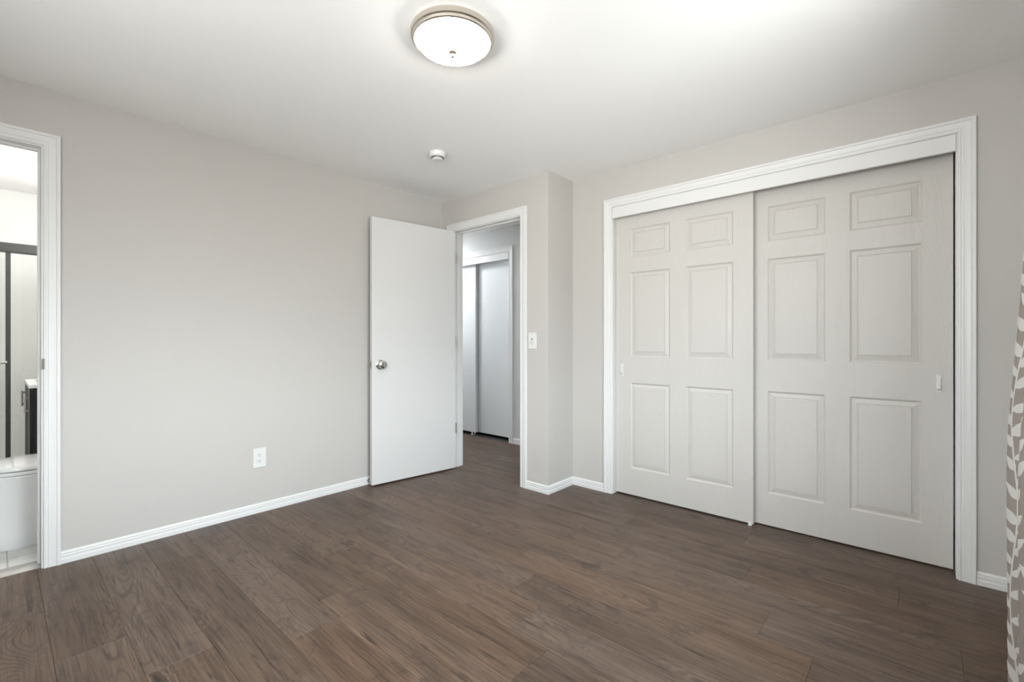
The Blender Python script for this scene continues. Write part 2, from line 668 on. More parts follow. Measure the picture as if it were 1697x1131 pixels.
tmp = B()
box(tmp, fx0, fx1, fy0, fy1 + 0.75, -0.10, -0.002)
for f in tmp.faces:
    f.material_index = 1
add(fm, tmp)
struct('floor', fm, [M['wood'], M['slot']], 'brown wood laminate floor of wide planks across the bedroom and hall', 'floor')

bm = B()
box(bm, BX0 - .1, X_L - 0.045, BY0 - .1, BY1 + .1, -0.0019, 0.010)
struct('floor_bathroom', bm, M['tile'], 'white marble tile floor under the toilet in the bathroom', 'floor')

bm = B()
box(bm, BX0 - .2, X_R + .2, BY0 - .2, HY1 + .9, H, H + 0.1)
struct('ceiling', bm, M['ceiling'], 'smooth white ceiling with the round lit lamp', 'ceiling')

bm = B()
wall_x(bm, X_L - T, X_L, Y_B - T, Y_D + T, [(BD0 - JT, BD1 + JT, 0, BDZ + JT)])
struct('wall_left', bm, M['wall'], 'long light grey wall with the outlet, between bathroom doorway and open door', 'wall')
bm = B()
wall_y(bm, Y_D, Y_D + T, X_L, X_J, [(HD0 - JT, HD1 + JT, 0, HDZ + JT)])
struct('wall_back', bm, M['wall'], 'grey wall around the open hall doorway, with the light switch', 'wall')
bm = B()
box(bm, X_J - T, X_J, Y_D + T, Y_C + T, 0, H)
struct('wall_jog', bm, M['wall'], 'narrow bluish grey return wall between light switch and closet', 'wall')
bm = B()
wall_y(bm, Y_C, Y_C + T, X_J, X_R + T, [(CD0 - JT, CD1 + JT, 0, CDZ + JT)])
struct('wall_closet', bm, M['wall'], 'grey wall around the wide sliding door closet', 'wall')
bm = B()
wall_x(bm, X_R, X_R + T, Y_B - T, Y_C, [(WIN_Y0, WIN_Y1, WIN_Z0, WIN_Z1)])
struct('wall_right', bm, M['wall'], 'grey window wall behind the leaf print curtain', 'wall')
bm = B()
wall_y(bm, Y_B - T, Y_B, X_L, X_R + T, [(RW_X0, RW_X1, RW_Z0, RW_Z1)])
struct('wall_rear', bm, M['wall'], 'grey wall behind the viewpoint, opposite the closet', 'wall')

# added overhangs, out of view, that keep the high sky out of both windows
bm = B()
box(bm, X_R + T, X_R + T + 0.50, Y_B - T - 3.2, Y_C + .8, 2.26, 2.34)
box(bm, X_L - T, X_R + T, Y_B - T - 3.2, Y_B - T, 2.26, 2.34)
struct('sky_blocker', bm, M['blocker'], 'added overhang blocking the high sky, out of sight', 'sky_blocker')

# closet interior
bm = B()
box(bm, X_J, X_R + T, Y_C + .70, Y_C + .76, 0, H)
box(bm, X_J - .06, X_J, Y_C + T, Y_C + .76, 0, H)
box(bm, X_R + T - .06, X_R + T, Y_C + T, Y_C + .70, 0, H)
struct('wall_closet_inside', bm, M['dark'], 'closet side and back walls behind the sliding panel doors', 'wall')

# hall
bm = B()
wall_y(bm, HY1, HY1 + T, HX0, X_J - .06, [(KD0 - JT, KD1 + JT, 0, KDZ + JT)])
struct('wall_hall', bm, M['wall_hall'], 'hall wall around the white sliding doors seen through the doorway', 'wall')
bm = B()
box(bm, HX0 - .1, HX0, HY0 - T, HY1 + .9, 0, H)
box(bm, HX0, X_L - T, HY0 - T, HY0, 0, H)
box(bm, HX1, HX1 + .02, HY0, HY1, 0, H)
box(bm, HX0, HX1, HY1 + .72, HY1 + .78, 0, H)
box(bm, KD1 + JT, KD1 + JT + .05, HY1 + T, HY1 + .72, 0, H)
struct('wall_hall_side', bm, M['wall_hall'], 'pale side walls closing off the hall beyond the doorway', 'wall')

# bathroom
bm = B()
box(bm, BX0 - .1, BX0, BY0 - .1, BY1 + .1, 0, H)
box(bm, BX0, BX1, BY0 - .1, BY0, 0, H)
box(bm, BX0, BX1, BY1, BY1 + .1, 0, H)
struct('wall_bathroom', bm, M['wall_bath'], 'white bathroom walls behind the toilet and shower doors', 'wall')

# ------------------------------------------------------------------ casings, jambs, baseboards
CW = 0.061
CAS = [(0, 0), (0, .007), (.003, .010), (.009, .0105), (.011, .008), (.016, .0085), (.019, .011), (.030, .0105),
       (.043, .013), (.045, .0115), (.048, .0155), (.058, .016), (CW, .0135), (CW, 0)]
BASE = [(0, 0), (.012, 0), (.012, .022), (.0095, .026), (.0095, .036), (.0115, .039), (.0085, .043), (.0085, .047),
        (.010, .050), (.006, .0565), (.003, .060), (0, .060)]
RV = 0.006     # reveal between jamb face and casing


def casing(name, plane, a0, a1, zt, face, label):
    """plane 'x': wall facing +x at x=face, a runs along y; plane 'y': wall facing -y at y=face, a runs along x"""
    pts = [(a0 - RV, 0), (a0 - RV, zt + RV), (a1 + RV, zt + RV), (a1 + RV, 0)]
    bm = B()
    if plane == 'x':
        sweep(bm, pts, CAS, (face, 0, 0), (0, 1, 0), (0, 0, 1), (1, 0, 0))
    else:
        sweep(bm, pts, CAS, (0, face, 0), (1, 0, 0), (0, 0, 1), (0, -1, 0))
    return struct(name, bm, M['trim'], label, 'door frame', smooth=25)


t1 = casing('trim_1', 'x', BD0, BD1, BDZ, X_L, 'white casing around the bathroom doorway at the far left')
bm = B()
box(bm, X_L - T, X_L, BD1, BD1 + JT, 0, BDZ + JT)
box(bm, X_L - T, X_L, BD0 - JT, BD0, 0, BDZ + JT)
box(bm, X_L - T, X_L, BD0, BD1, BDZ, BDZ + JT)
obj('jamb', bm, M['trim'], t1)
bm = B()
sx0, sx1 = X_L - 0.078, X_L - 0.042
box(bm, sx0, sx1, BD1 - .011, BD1, 0.01, BDZ, .002)
box(bm, sx0, sx1, BD0, BD0 + .011, 0.01, BDZ, .002)
box(bm, sx0, sx1, BD0 + .011, BD1 - .011, BDZ - .011, BDZ, .002)
obj('stop_strip', bm, M['trim'], t1)
# strike plate with its curved lip
bm = B()
zs = 0.995
box(bm, X_L - .040, X_L - .002, BD1 - .0012, BD1 + .0005, zs - .03, zs + .03)
lip = [(X_L - .004 + .018 * math.sin(a), BD1 - .001 + .011 * (1 - math.cos(a))) for a in [i * PI / 2 / 6 for i in range(7)]]
for (xa, ya), (xb, yb) in zip(lip, lip[1:]):
    h0 = 0.026
    q = [bm.verts.new(p) for p in ((xa, ya, zs - h0), (xb, yb, zs - h0), (xb, yb, zs + h0), (xa, ya, zs + h0))]
    q2 = [bm.verts.new(p) for p in ((xa, ya - .0014, zs - h0), (xb + .0014, yb, zs - h0), (xb + .0014, yb, zs + h0), (xa, ya - .0014, zs + h0))]
    bm.faces.new(q)
    bm.faces.new(list(reversed(q2)))
    for k in range(4):
        bm.faces.new((q[k], q[(k + 1) % 4], q2[(k + 1) % 4], q2[k]))
sp = obj('strike_plate', bm, M['chrome'], t1)
sp['label'] = 'chrome strike plate'

t2 = casing('trim_2', 'y', HD0, HD1, HDZ, Y_D, 'white casing around the open hall doorway')
bm = B()
box(bm, HD0 - JT, HD0, Y_D, Y_D + T, 0, HDZ + JT)
box(bm, HD1, HD1 + JT, Y_D, Y_D + T, 0, HDZ + JT)
box(bm, HD0, HD1, Y_D, Y_D + T, HDZ, HDZ + JT)
obj('jamb', bm, M['trim'], t2)
bm = B()
box(bm, HD0, HD0 + .011, Y_D + .042, Y_D + .078, 0, HDZ, .002)
box(bm, HD1 - .011, HD1, Y_D + .042, Y_D + .078, 0, HDZ, .002)
box(bm, HD0 + .011, HD1 - .011, Y_D + .042, Y_D + .078, HDZ - .011, HDZ, .002)
obj('stop_strip', bm, M['trim'], t2)
bm = B()
box(bm, HD1 - .0012, HD1 + .0005, Y_D + .003, Y_D + .040, .895, .955)
sp = obj('strike_plate', bm, M['steel'], t2)
sp['label'] = 'small steel strike plate'

t3 = casing('trim_3', 'y', CD0, CD1, CDZ, Y_C, 'wide white casing around the bedroom closet')
bm = B()
box(bm, CD0 - JT, CD0, Y_C, Y_C + T + .03, 0, CDZ + JT)
box(bm, CD1, CD1 + JT, Y_C, Y_C + T + .03, 0, CDZ + JT)
box(bm, CD0, CD1, Y_C, Y_C + T + .03, CDZ, CDZ + JT)
obj('jamb', bm, M['trim'], t3)
bm = B()
box(bm, CD0, CD1, Y_C - .008, Y_C + .012, 1.991, CDZ, .002)
obj('header_board', bm, M['trim'], t3)
bm = B()
box(bm, CD0, CD1, Y_C + .030, Y_C + .034, 2.032, CDZ)
box(bm, CD0, CD1, Y_C + .084, Y_C + .088, 2.040, CDZ)
box(bm, CD0, CD1, Y_C + .030, Y_C + .130, CDZ - .004, CDZ)
obj('track', bm, M['steel'], t3)

t4 = casing('trim_4', 'y', KD0, KD1, KDZ, HY1, 'white casing around the hall closet beyond the doorway')
bm = B()
box(bm, KD0 - JT, KD0, HY1, HY1 + T + .02, 0, KDZ + JT)
box(bm, KD1, KD1 + JT, HY1, HY1 + T + .02, 0, KDZ + JT)
box(bm, KD0, KD1, HY1, HY1 + T + .02, KDZ, KDZ + JT)
obj('jamb', bm, M['trim'], t4)
bm = B()
box(bm, KD0, KD1, HY1 - .008, HY1 + .012, 1.996, KDZ, .002)
obj('header_board', bm, M['trim'], t4)


def baseboards(items, pts, side=1):
    for i, (name, label) in enumerate(items):
        bm = B()
        sweep(bm, pts, BASE, (0, 0, 0), (1, 0, 0), (0, 1, 0), (0, 0, 1), side, only=[i])
        struct(name, bm, M['trim'], label, 'baseboard', smooth=25)


OUT = CW + RV
baseboards([('baseboard_left', 'white ridged baseboard along the long wall under the outlet')],
           [(X_L, BD1 + OUT), (X_L, Y_D)], side=-1)
baseboards([('baseboard_back', 'short white baseboard under the light switch'),
            ('baseboard_jog', 'short white baseboard on the narrow return wall'),
            ('baseboard_closet', 'short white baseboard left of the closet casing')],
           [(HD1 + OUT, Y_D), (X_J, Y_D), (X_J, Y_C), (CD0 - OUT, Y_C)], side=-1)
baseboards([('baseboard_right', 'short white baseboard between closet casing and curtain'),
            ('baseboard_window', 'white baseboard under the window wall')],
           [(CD1 + OUT, Y_C), (X_R, Y_C), (X_R, Y_B)], side=-1)
baseboards([('baseboard_hall', 'short white baseboard right of the hall closet casing')],
           [(KD1 + OUT, HY1), (HX1, HY1)], side=-1)

# threshold strip under the bathroom door
bm = B()
sweep(bm, [(BD0, 0), (BD1, 0)], [(-.026, -.001), (-.026, .002), (-.006, .013), (.044, .0155), (.058, .0125), (.060, -.001)],
      (X_L - .040, 0, 0), (0, 1, 0), (-1, 0, 0), (0, 0, 1))
struct('trim_5', bm, M['thresh'], 'grey metal threshold strip between bedroom laminate and bathroom tile', 'threshold', smooth=30)

# ------------------------------------------------------------------ window in the right wall
def window(name, loc, rz, w, h, label):
    # local frame: +x points out of the room, y along the wall
    root = tag(empty(name, loc, rz), label, 'window', kind='structure')
    hw = w / 2
    bm = B()
    for a, b_, c, d in ((-hw, -hw + .05, 0, h), (hw - .05, hw, 0, h), (-hw + .05, hw - .05, 0, .05), (-hw + .05, hw - .05, h - .05, h), (-.03, .03, .05, h - .05)):
        box(bm, .05, .10, a, b_, c, d, .003)
    obj('frame', bm, M['trim'], root)
    for a, b_ in ((-hw + .05, -.03), (.03, hw - .05)):
        bm = B()
        box(bm, .072, .076, a, b_, .05, h - .05)
        obj('pane', bm, M['pane'], root)
    bm = B()
    box(bm, -.03, .05, -hw, hw, -.02, 0.0, .003)
    obj('sill', bm, M['trim'], root)
    return root


window('window_1', (X_R, (WIN_Y0 + WIN_Y1) / 2, WIN_Z0), 0, WIN_Y1 - WIN_Y0, WIN_Z1 - WIN_Z0,
       'white framed slider window in the wall beside the curtain')
window('added_fill_window', ((RW_X0 + RW_X1) / 2, Y_B, RW_Z0), -PI / 2, RW_X1 - RW_X0, RW_Z1 - RW_Z0,
       'added white slider window behind the viewpoint, unseen, for fill light')

# ------------------------------------------------------------------ hall door, standing open
ang = math.atan2(-(2.6469 - 1.8972), -(3.102 - 3.0092))      # direction hinge -> free edge
d1 = tag(empty('door_1', (-3.0090, 2.6480, 0), ang), 'flat white open door with round chrome knob, standing by the long wall', 'door', kind='structure')
# local x runs from hinge to free edge; the seen face is at local y = 0, the back at negative y (towards the wall)
DW, DT, DZ0, DZ1 = 0.757, 0.036, 0.011, 2.052
bm = B()
box(bm, 0, DW, -DT, 0, DZ0, DZ1, .0015, 1)
slab = obj('slab', bm, M['door'], d1)
kz = 0.925
KNOB = [(0, 0), (.037, 0), (.037, .004), (.032, .008), (.019, .010), (.0145, .015), (.0145, .022), (.022, .026), (.0305, .034), (.0325, .042),
        (.030, .050), (.021, .0545), (.010, .0555), (0, .0550)]
mk = Matrix.Rotation(-PI / 2, 4, 'X')
bm = B()
lathe(bm, KNOB, (0, 0, 0), 40, mk)
kn = obj('knob', bm, M['chrome'], d1, smooth=35, loc=(DW - .066, 0, kz))
kn['label'] = 'round chrome knob'
bm = B()
lathe(bm, [(r, z * .82) for r, z in KNOB], (0, 0, 0), 40, Matrix.Rotation(PI / 2, 4, 'X'))
kb = obj('knob', bm, M['chrome'], d1, smooth=35, loc=(DW - .066, -DT, kz))
bm = B()
lathe(bm, [(0, .0), (.0022, .0), (.0022, .0012), (0, .0012)], (0, 0, 0), 12, mk)
obj('keyhole', bm, M['slot'], kn, loc=(0, .0552, 0))
bm = B()
box(bm, DW - .001, DW + .0012, -DT / 2 - .0125, -DT / 2 + .0125, kz - .028, kz + .028)
lp = obj('latch_plate', bm, M['steel'], d1)
bm = B()
tmp = B()
vs = [tmp.verts.new(p) for p in ((0, -.008, -.011), (0, .008, -.011), (.012, .008, -.011), (0, -.008, .011), (0, .008, .011), (.012, .008, .011))]
for f in ((0, 2, 1), (3, 4, 5), (0, 1, 4, 3), (1, 2, 5, 4), (2, 0, 3, 5)):
    tmp.faces.new([vs[i] for i in f])
add(bm, tmp)
obj('latch_bolt', bm, M['chrome'], lp, loc=(DW + .001, -DT / 2, kz))
for hz in (0.352, 1.10, 1.82):
    bm = B()
    box(bm, -.0015, .0005, -DT + .003, -.002, hz - .044, hz + .044)
    hg = obj('hinge', bm, M['steel'], d1)
    bm = B()
    # the knuckle sits at the corner by the jamb
    lathe(bm, [(0, -.044), (.0055, -.044), (.0055, .044), (0, .044)], (-.006, .003, hz), 14)
    obj('hinge_pin', bm, M['steel'], hg, smooth=40)

# ------------------------------------------------------------------ six panel sliding doors
def panel_door(name, x0, w, yf, z0, z1, cols, rows, label, handle_x):
    """moulded door with its front at y = yf; columns and rows of sunk panels given in world x and z"""
    root = tag(empty(name, (x0, yf, 0)), label, 'sliding door', kind='structure')
    bm = B()
    xs = [0] + [c - x0 for pr in cols for c in pr] + [w]
    zs = [z0] + [r for pr in rows for r in pr] + [z1]
    V = {}
    def v(i, j):
        if (i, j) not in V:
            V[(i, j)] = bm.verts.new((xs[i], 0, zs[j]))
        return V[(i, j)]
    rings = [(.0025, .0028), (.009, .0080), (.012, .0082), (.0325, .0026), (.0345, .0052), (.0375, .0050), (.0395, .0008)]
    for i in range(len(xs) - 1):
        for j in range(len(zs) - 1):
            c = [v(i, j), v(i + 1, j), v(i + 1, j + 1), v(i, j + 1)]
            if i % 2 == 1 and j % 2 == 1:
                prev = c
                for ins, dep in rings:
                    cur = [bm.verts.new((xs[i + a] + (ins if a == 0 else -ins), dep, zs[j + b_] + (ins if b_ == 0 else -ins)))
                           for a, b_ in ((0, 0), (1, 0), (1, 1), (0, 1))]
                    for k in range(4):
                        bm.faces.new((prev[k], prev[(k + 1) % 4], cur[(k + 1) % 4], cur[k]))
                    prev = cur
                bm.faces.new(prev)
            else:
                bm.faces.new(c)
    ni, nj = len(xs) - 1, len(zs) - 1
    loop = [v(i, 0) for i in range(ni)] + [v(ni, j) for j in range(nj)] + [v(i, nj) for i in range(ni, 0, -1)] + [v(0, j) for j in range(nj, 0, -1)]
    back = [bm.verts.new((q.co.x, .035, q.co.z)) for q in loop]
    n = len(loop)
    for k in range(n):
        bm.faces.new((loop[k], back[k], back[(k + 1) % n], loop[(k + 1) % n]))
    bm.faces.new(list(reversed(back)))
    bmesh.ops.recalc_face_normals(bm, faces=bm.faces[:])
    obj('panel', bm, M['moulded'], root)
    # white bridge pull with two screws
    hx = handle_x - x0
    bm = B()
    box(bm, hx - .010, hx + .010, -.004, 0, .852, .945, .0012, 1)
    prof = [(.866, -.004), (.870, -.012), (.876, -.015), (.921, -.015), (.927, -.012), (.931, -.004)]
    a = [bm.verts.new((hx - .0085, y, z)) for z, y in prof]
    b_ = [bm.verts.new((hx + .0065, y, z)) for z, y in prof]
    for k in range(len(prof)):
        k2 = (k + 1) % len(prof)
        bm.faces.new((a[k], b_[k], b_[k2], a[k2]))
    bm.faces.new(a)
    bm.faces.new(list(reversed(b_)))
    bmesh.ops.recalc_face_normals(bm, faces=bm.faces[:])
    hd = obj('handle', bm, M['white_plastic'], root)
    hd['label'] = 'small white pull plate'
    for sz in (.858, .939):
        bm = B()
        lathe(bm, [(0, 0), (.0032, 0), (.0026, .0012), (0, .0012)], (hx, -.004, sz), 14, Matrix.Rotation(PI / 2, 4, 'X'))
        s_ = obj('screw', bm, M['steel'], hd)
    return root


ROWS = [(0.199, 0.8077), (0.992, 1.5945), (1.700, 1.9065)]
panel_door('door_2', -1.6656, 0.9143, Y_C + .045, .010, 2.030, [(-1.5499, -1.2629), (-1.155, -0.8642)], ROWS,
           'front six panel closet door at the left, overlapping the other', -1.6150)
panel_door('door_3', -0.7955, 0.9105, Y_C + .090, .008, 2.036, [(-0.683, -0.3981), (-0.2882, 0.0027)], ROWS,
           'rear six panel closet door at the right, next to the grey wall by the curtain', 0.0640)

# floor guide where the two doors meet
bm = B()
gx = -0.768
box(bm, gx - .011, gx + .011, Y_C + .032, Y_C + .094, 0, .003, .0008, 1)
box(bm, gx - .009, gx + .009, Y_C + .038, Y_C + .041, .003, .024, .0008, 1)
box(bm, gx - .009, gx + .009, Y_C + .0815, Y_C + .0865, .003, .024, .0008, 1)
tag(obj('door_guide', bm, M['white_plastic']), 'small white plastic floor guide where the bedroom closet doors overlap', 'door guide')

# hall closet doors, flat
def flat_door(name, x0, x1, yf, label):
    root = tag(empty(name, ((x0 + x1) / 2, yf, 0)), label, 'sliding door', kind='structure')
    w = (x1 - x0) / 2
    bm = B()
    box(bm, -w, w, 0, .034, .030, 2.03, .0015, 1)
    obj('panel', bm, M['hall_door'], root)
    return root


flat_door('door_4', KD0 + .012, -3.905, HY1 + .040, 'flat white hall closet door at the left, in front of the other')
flat_door('door_5', -3.985, KD1 - .004, HY1 + .086, 'flat white hall closet door at the right, behind the other')
bm = B()
gx = -3.955
box(bm, gx - .012, gx + .012, HY1 + .025, HY1 + .084, 0, .003)
box(bm, gx - .010, gx + .010, HY1 + .031, HY1 + .035, .003, .038)
box(bm, gx - .010, gx + .010, HY1 + .0765, HY1 + .0825, .003, .038)
tag(obj('door_guide', bm, M['white_plastic']), 'white floor guide under the hall closet doors', 'door guide')

# ------------------------------------------------------------------ ceiling lamp, smoke detector
def ceiling_light(name, loc, glass, label, s=1.0):
    root = tag(empty(name, loc), label, 'ceiling light')
    bm = B()
    lathe(bm, [(.147 * s, -.022), (.147 * s, -.036), (.152 * s, -.039), (.157 * s, -.036), (.159 * s, -.027), (.1645 * s, -.023), (.166 * s, -.006),
               (.163 * s, 0), (.02, 0), (.02, -.022)], (0, 0, 0), 72)
    obj('pan', bm, M['nickel'], root, smooth=35)
    bm = B()
    R, d = .146 * s, .040
    pr = []
    for k in range(13):
        a = PI / 2 * k / 12
        pr.append((R * math.cos(a) ** .85 if k < 12 else 0, -.033 - d * math.sin(a)))
    lathe(bm, [(0.03, -.024), (R, -.024)] + pr, (0, 0, 0), 72)
    obj('glass_dome', bm, glass, root, smooth=50)
    bm = B()
    zb = -.033 - d
    lathe(bm, [(0, zb + .003), (.017, zb + .001), (.0165, zb - .003), (.010, zb - .007), (.006, zb - .010), (.0085, zb - .014), (.0080, zb - .019), (.004, zb - .023), (0, zb - .024)], (0, 0, 0), 24)
    obj('finial', bm, M['nickel'], root, smooth=40)
    return root


ceiling_light('ceiling_light', (-1.405, 1.222, H), M['dome'], 'round flush ceiling lamp with brushed nickel rim and glowing white dome')
ceiling_light('ceiling_light', (-4.55, 3.24, H), M['hall_lamp'], 'round flush lamp lighting the hall, out of sight beyond the doorway')

sd = tag(empty('smoke_detector', (-2.372, 1.932, H)), 'round white smoke detector on the ceiling near the hall door corner', 'smoke detector')
bm = B()
lathe(bm, [(0, 0), (.0545, 0), (.0545, -.006), (.0525, -.009), (.0525, -.026), (.048, -.0315), (.043, -.032), (.043, -.0285), (0, -.0285)], (0, 0, 0), 56)
obj('base', bm, M['white_plastic'], sd, smooth=35)
bm = B()
lathe(bm, [(0, -.028), (.037, -.028), (.037, -.043), (.031, -.0485), (.012, -.050), (0, -.050)], (0, 0, 0), 56)
obj('cover', bm, M['white_plastic'], sd, smooth=35)
bm = B()
for k in range(28):
    a = 2 * PI * k / 28
    tmp = B()
    box(tmp, .0362, .0385, -.0026, .0026, -.0400, -.0325)
    add(bm, tmp, Matrix.Rotation(a, 4, 'Z'))
obj('vent_slots', bm, M['slot'], sd)

# ------------------------------------------------------------------ outlet and switch
oy, oz = 1.1375, 0.3525
ou = tag(empty('wall_outlet', (X_L, oy, oz)), 'white duplex power outlet low on the long grey wall', 'outlet')
bm = B()
box(bm, 0, .006, -.039, .039, -.0625, .0625, .0025, 2)
obj('plate', bm, M['white_plastic'], ou)
for sz in (.0195, -.0195):
    bm = B()
    lathe(bm, [(0, .004), (.0172, .004), (.0172, .0075), (.0162, .0082), (0, .0082)], (0, 0, 0), 32, Matrix.Rotation(PI / 2, 4, 'Y'))
    for v in bm.verts:
        v.co.z = max(-.0135, min(.0135, v.co.z))
    so = obj('socket', bm, M['white_plastic'], ou, loc=(0, 0, sz))
    bm = B()
    box(bm, .0078, .0086, -.0078, -.0052, -.001, .0075)
    box(bm, .0078, .0086, .0052, .0074, .000, .0075)
    lathe(bm, [(0, .0078), (.0028, .0078), (.0028, .0086), (0, .0086)], (0, 0, -.0072), 16, Matrix.Rotation(PI / 2, 4, 'Y'))
    sl = obj('slot', bm, M['slot'], so)
bm = B()
lathe(bm, [(0, .005), (.0028, .005), (.0022, .0072), (0, .0072)], (0, 0, 0), 14, Matrix.Rotation(PI / 2, 4, 'Y'))
obj('screw', bm, M['white_plastic'], ou)

sx, sz0 = -2.155, 1.107
sw = tag(empty('light_switch', (sx, Y_D, sz0)), 'white toggle light switch between hall doorway and return wall', 'light switch')
bm = B()
box(bm, -.0385, .0385, -.006, 0, -.060, .060, .0022, 2)
obj('plate', bm, M['white_plastic'], sw)
bm = B()
box(bm, -.014, .014, -.0072, -.004, -.034, .034, .0008, 1)
fr_ = obj('switch_frame', bm, M['white_plastic'], sw)
bm = B()
box(bm, -.0095, .0095, -.0078, -.0070, -.0185, .0185)
obj('toggle_slot', bm, mat('grey_shadow_gap', (0.35, 0.34, 0.33), 0.6), fr_)
bm = B()
tmp = B()
box(tmp, -.0068, .0068, -.016, 0, -.0125, .0095, .0015, 2)
add(bm, tmp, Matrix.Translation((0, -.006, -.001)) @ Matrix.Rotation(math.radians(24), 4, 'X'))
obj('toggle', bm, M['white_plastic'], sw)
for q in (.049, -.049):
    bm = B()
    lathe(bm, [(0, 0), (.003, 0), (.0024, .0014), (0, .0014)], (0, -.0058, q), 14, Matrix.Rotation(PI / 2, 4, 'X'))
    obj('screw', bm, M['rubber'], sw)

# ------------------------------------------------------------------ spring door stop on the baseboard
ds = tag(empty('door_stop', (X_L + .012, 1.9130, .034)), 'chrome spring door stop on the baseboard behind the open door', 'door stop')
bm = B()
lathe(bm, [(0, 0), (.011, 0), (.011, .003), (.007, .005), (0, .005)], (0, 0, 0), 20, Matrix.Rotation(PI / 2, 4, 'Y'))
obj('base', bm, M['chrome'], ds, smooth=35)
bm = B()
pts = []
for k in range(0, 8 * 10 + 1):
    a = 2 * PI * k / 10
    pts.append((.005 + .022 * k / 80, .0058 * math.cos(a), .0058 * math.sin(a)))
tube(bm, pts, .0013, 6)
obj('spring', bm, M['chrome'], ds, smooth=60)
bm = B()
lathe(bm, [(0, .026), (.0065, .026), (.0075, .029), (.0075, .035), (.0055, .038), (0, .038)], (0, 0, 0), 20, Matrix.Rotation(PI / 2, 4, 'Y'))
obj('tip', bm, M['rubber'], ds, smooth=35)

# ------------------------------------------------------------------ bathroom: toilet, vanity, shower doors, lamp
TX = -3.733
FZ = 0.010
def egg(cx, cy, a, bf, yb, z, n=40):
    """outline: half ellipse toward -y from cy, straight sides back to yb with rounded back corners"""
    pts = []
    for k in range(n // 2 + 1):
        t = PI + PI * k / (n // 2)
        pts.append((cx + a * math.cos(t), cy + bf * math.sin(t), z))
    r = min(.05, a * .5)
    for k in range(7):
        t = PI / 2 * k / 6
        pts.append((cx + a - r + r * math.cos(t), yb - r + r * math.sin(t), z))
    for k in range(7):
        t = PI / 2 + PI / 2 * k / 6
        pts.append((cx - a + r + r * math.cos(t), yb - r + r * math.sin(t), z))
    return pts


to = tag(empty('toilet', (TX, .10, FZ)), 'white skirted toilet inside the bathroom doorway at the far left', 'toilet')
inv = Matrix.Translation((-TX, -.10, -FZ))
def local(bm):
    for v in bm.verts:
        v.co = inv @ v.co
    return bm
bm = B()
loft(bm, [egg(TX, .10, .178, .148, .60, FZ), egg(TX, .10, .182, .152, .60, FZ + .006), egg(TX, .10, .180, .150, .60, .10), egg(TX, .10, .176, .148, .60, .25),
          egg(TX, .10, .178, .150, .60, .33), egg(TX, .10, .184, .158, .60, .375), egg(TX, .10, .186, .162, .60, .388), egg(TX, .10, .182, .160, .60, .394)])
obj('bowl', local(bm), M['porcelain'], to, smooth=40)
bm = B()
loft(bm, [egg(TX, .10, .178, .148, .37, .395), egg(TX, .10, .186, .156, .375, .398), egg(TX, .10, .186, .156, .375, .412), egg(TX, .10, .183, .153, .372, .415)])
obj('seat', local(bm), M['porcelain'], to, smooth=40)
bm = B()
loft(bm, [egg(TX, .10, .176, .146, .37, .4175), egg(TX, .10, .185, .155, .375, .420), egg(TX, .10, .185, .155, .375, .432), egg(TX, .10, .180, .150, .372, .439), egg(TX, .10, .165, .135, .36, .4425)])
obj('lid', local(bm), M['porcelain'], to, smooth=40)
bm = B()
box(bm, TX - .20, TX + .20, .395, .595, .394, .74, .022, 4)
obj('tank', local(bm), M['porcelain'], to, smooth=40)
bm = B()
box(bm, TX - .208, TX + .208, .388, .602, .741, .772, .010, 3)
obj('tank_lid', local(bm), M['porcelain'], to, smooth=40)
bm = B()
lathe(bm, [(0, .772), (.022, .772), (.022, .777), (.019, .779), (0, .779)], (TX, .495, 0), 28)
obj('flush_button', local(bm), M['chrome'], to, smooth=40)

VX0, VX1, VY0, VZ = -4.655, -4.060, 0.145, 0.838
va = tag(empty('vanity', ((VX0 + VX1) / 2, (VY0 + BY1) / 2, FZ)), 'black bathroom vanity with white top behind the toilet', 'vanity')
vinv = Matrix.Translation((-(VX0 + VX1) / 2, -(VY0 + BY1) / 2, -FZ))
def vloc(bm):
    for v in bm.verts:
        v.co = vinv @ v.co
    return bm
bm = B()
box(bm, VX0 + .003, VX1 - .002, VY0 + .014, BY1 - .005, .10, VZ - .022, .001, 1)
box(bm, VX0 + .03, VX1 - .03, VY0 + .07, BY1 - .005, FZ, .10)
obj('cabinet', vloc(bm), M['black_cab'], va)
bm = B()
box(bm, VX0, VX1, VY0 - .006, BY1 - .004, VZ - .022, VZ, .003, 2)
obj('countertop', vloc(bm), M['counter'], va)
bm = B()
lathe(bm, [(0, .001), (.12, .001), (.17, .004), (.19, .010), (.197, .010), (.197, .002), (.2, -.001), (0, -.001)], ((VX0 + VX1) / 2, .38, VZ), 40)
obj('basin', vloc(bm), M['porcelain'], va, smooth=40)
xm = (VX0 + VX1) / 2
for xa, xb, hx in ((VX0 + .004, xm - .002, xm - .040), (xm + .002, VX1 - .003, xm + .040)):
    bm = B()
    box(bm, xa, xb, VY0 - .003, VY0 + .0135, .105, VZ - .030, .001, 1)
    dr = obj('door', vloc(bm), M['black_cab'], va)
    bm = B()
    hx = xa + .06 if hx < xm else xb - .06
    box(bm, hx - .014, hx + .014, VY0 - .024, VY0 - .014, .662, .768, .002, 1)
    box(bm, hx - .006, hx + .006, VY0 - .016, VY0 - .002, .670, .682)
    box(bm, hx - .006, hx + .006, VY0 - .016, VY0 - .002, .748, .760)
    obj('handle', vloc(bm), M['chrome'], dr)
bm = B()
box(bm, VX1 - .020, VX1 - .0040, VY0 - .0045, VY0 - .0028, .105, VZ - .030)
e_ = obj('edge_strip', vloc(bm), M['steel'], va)

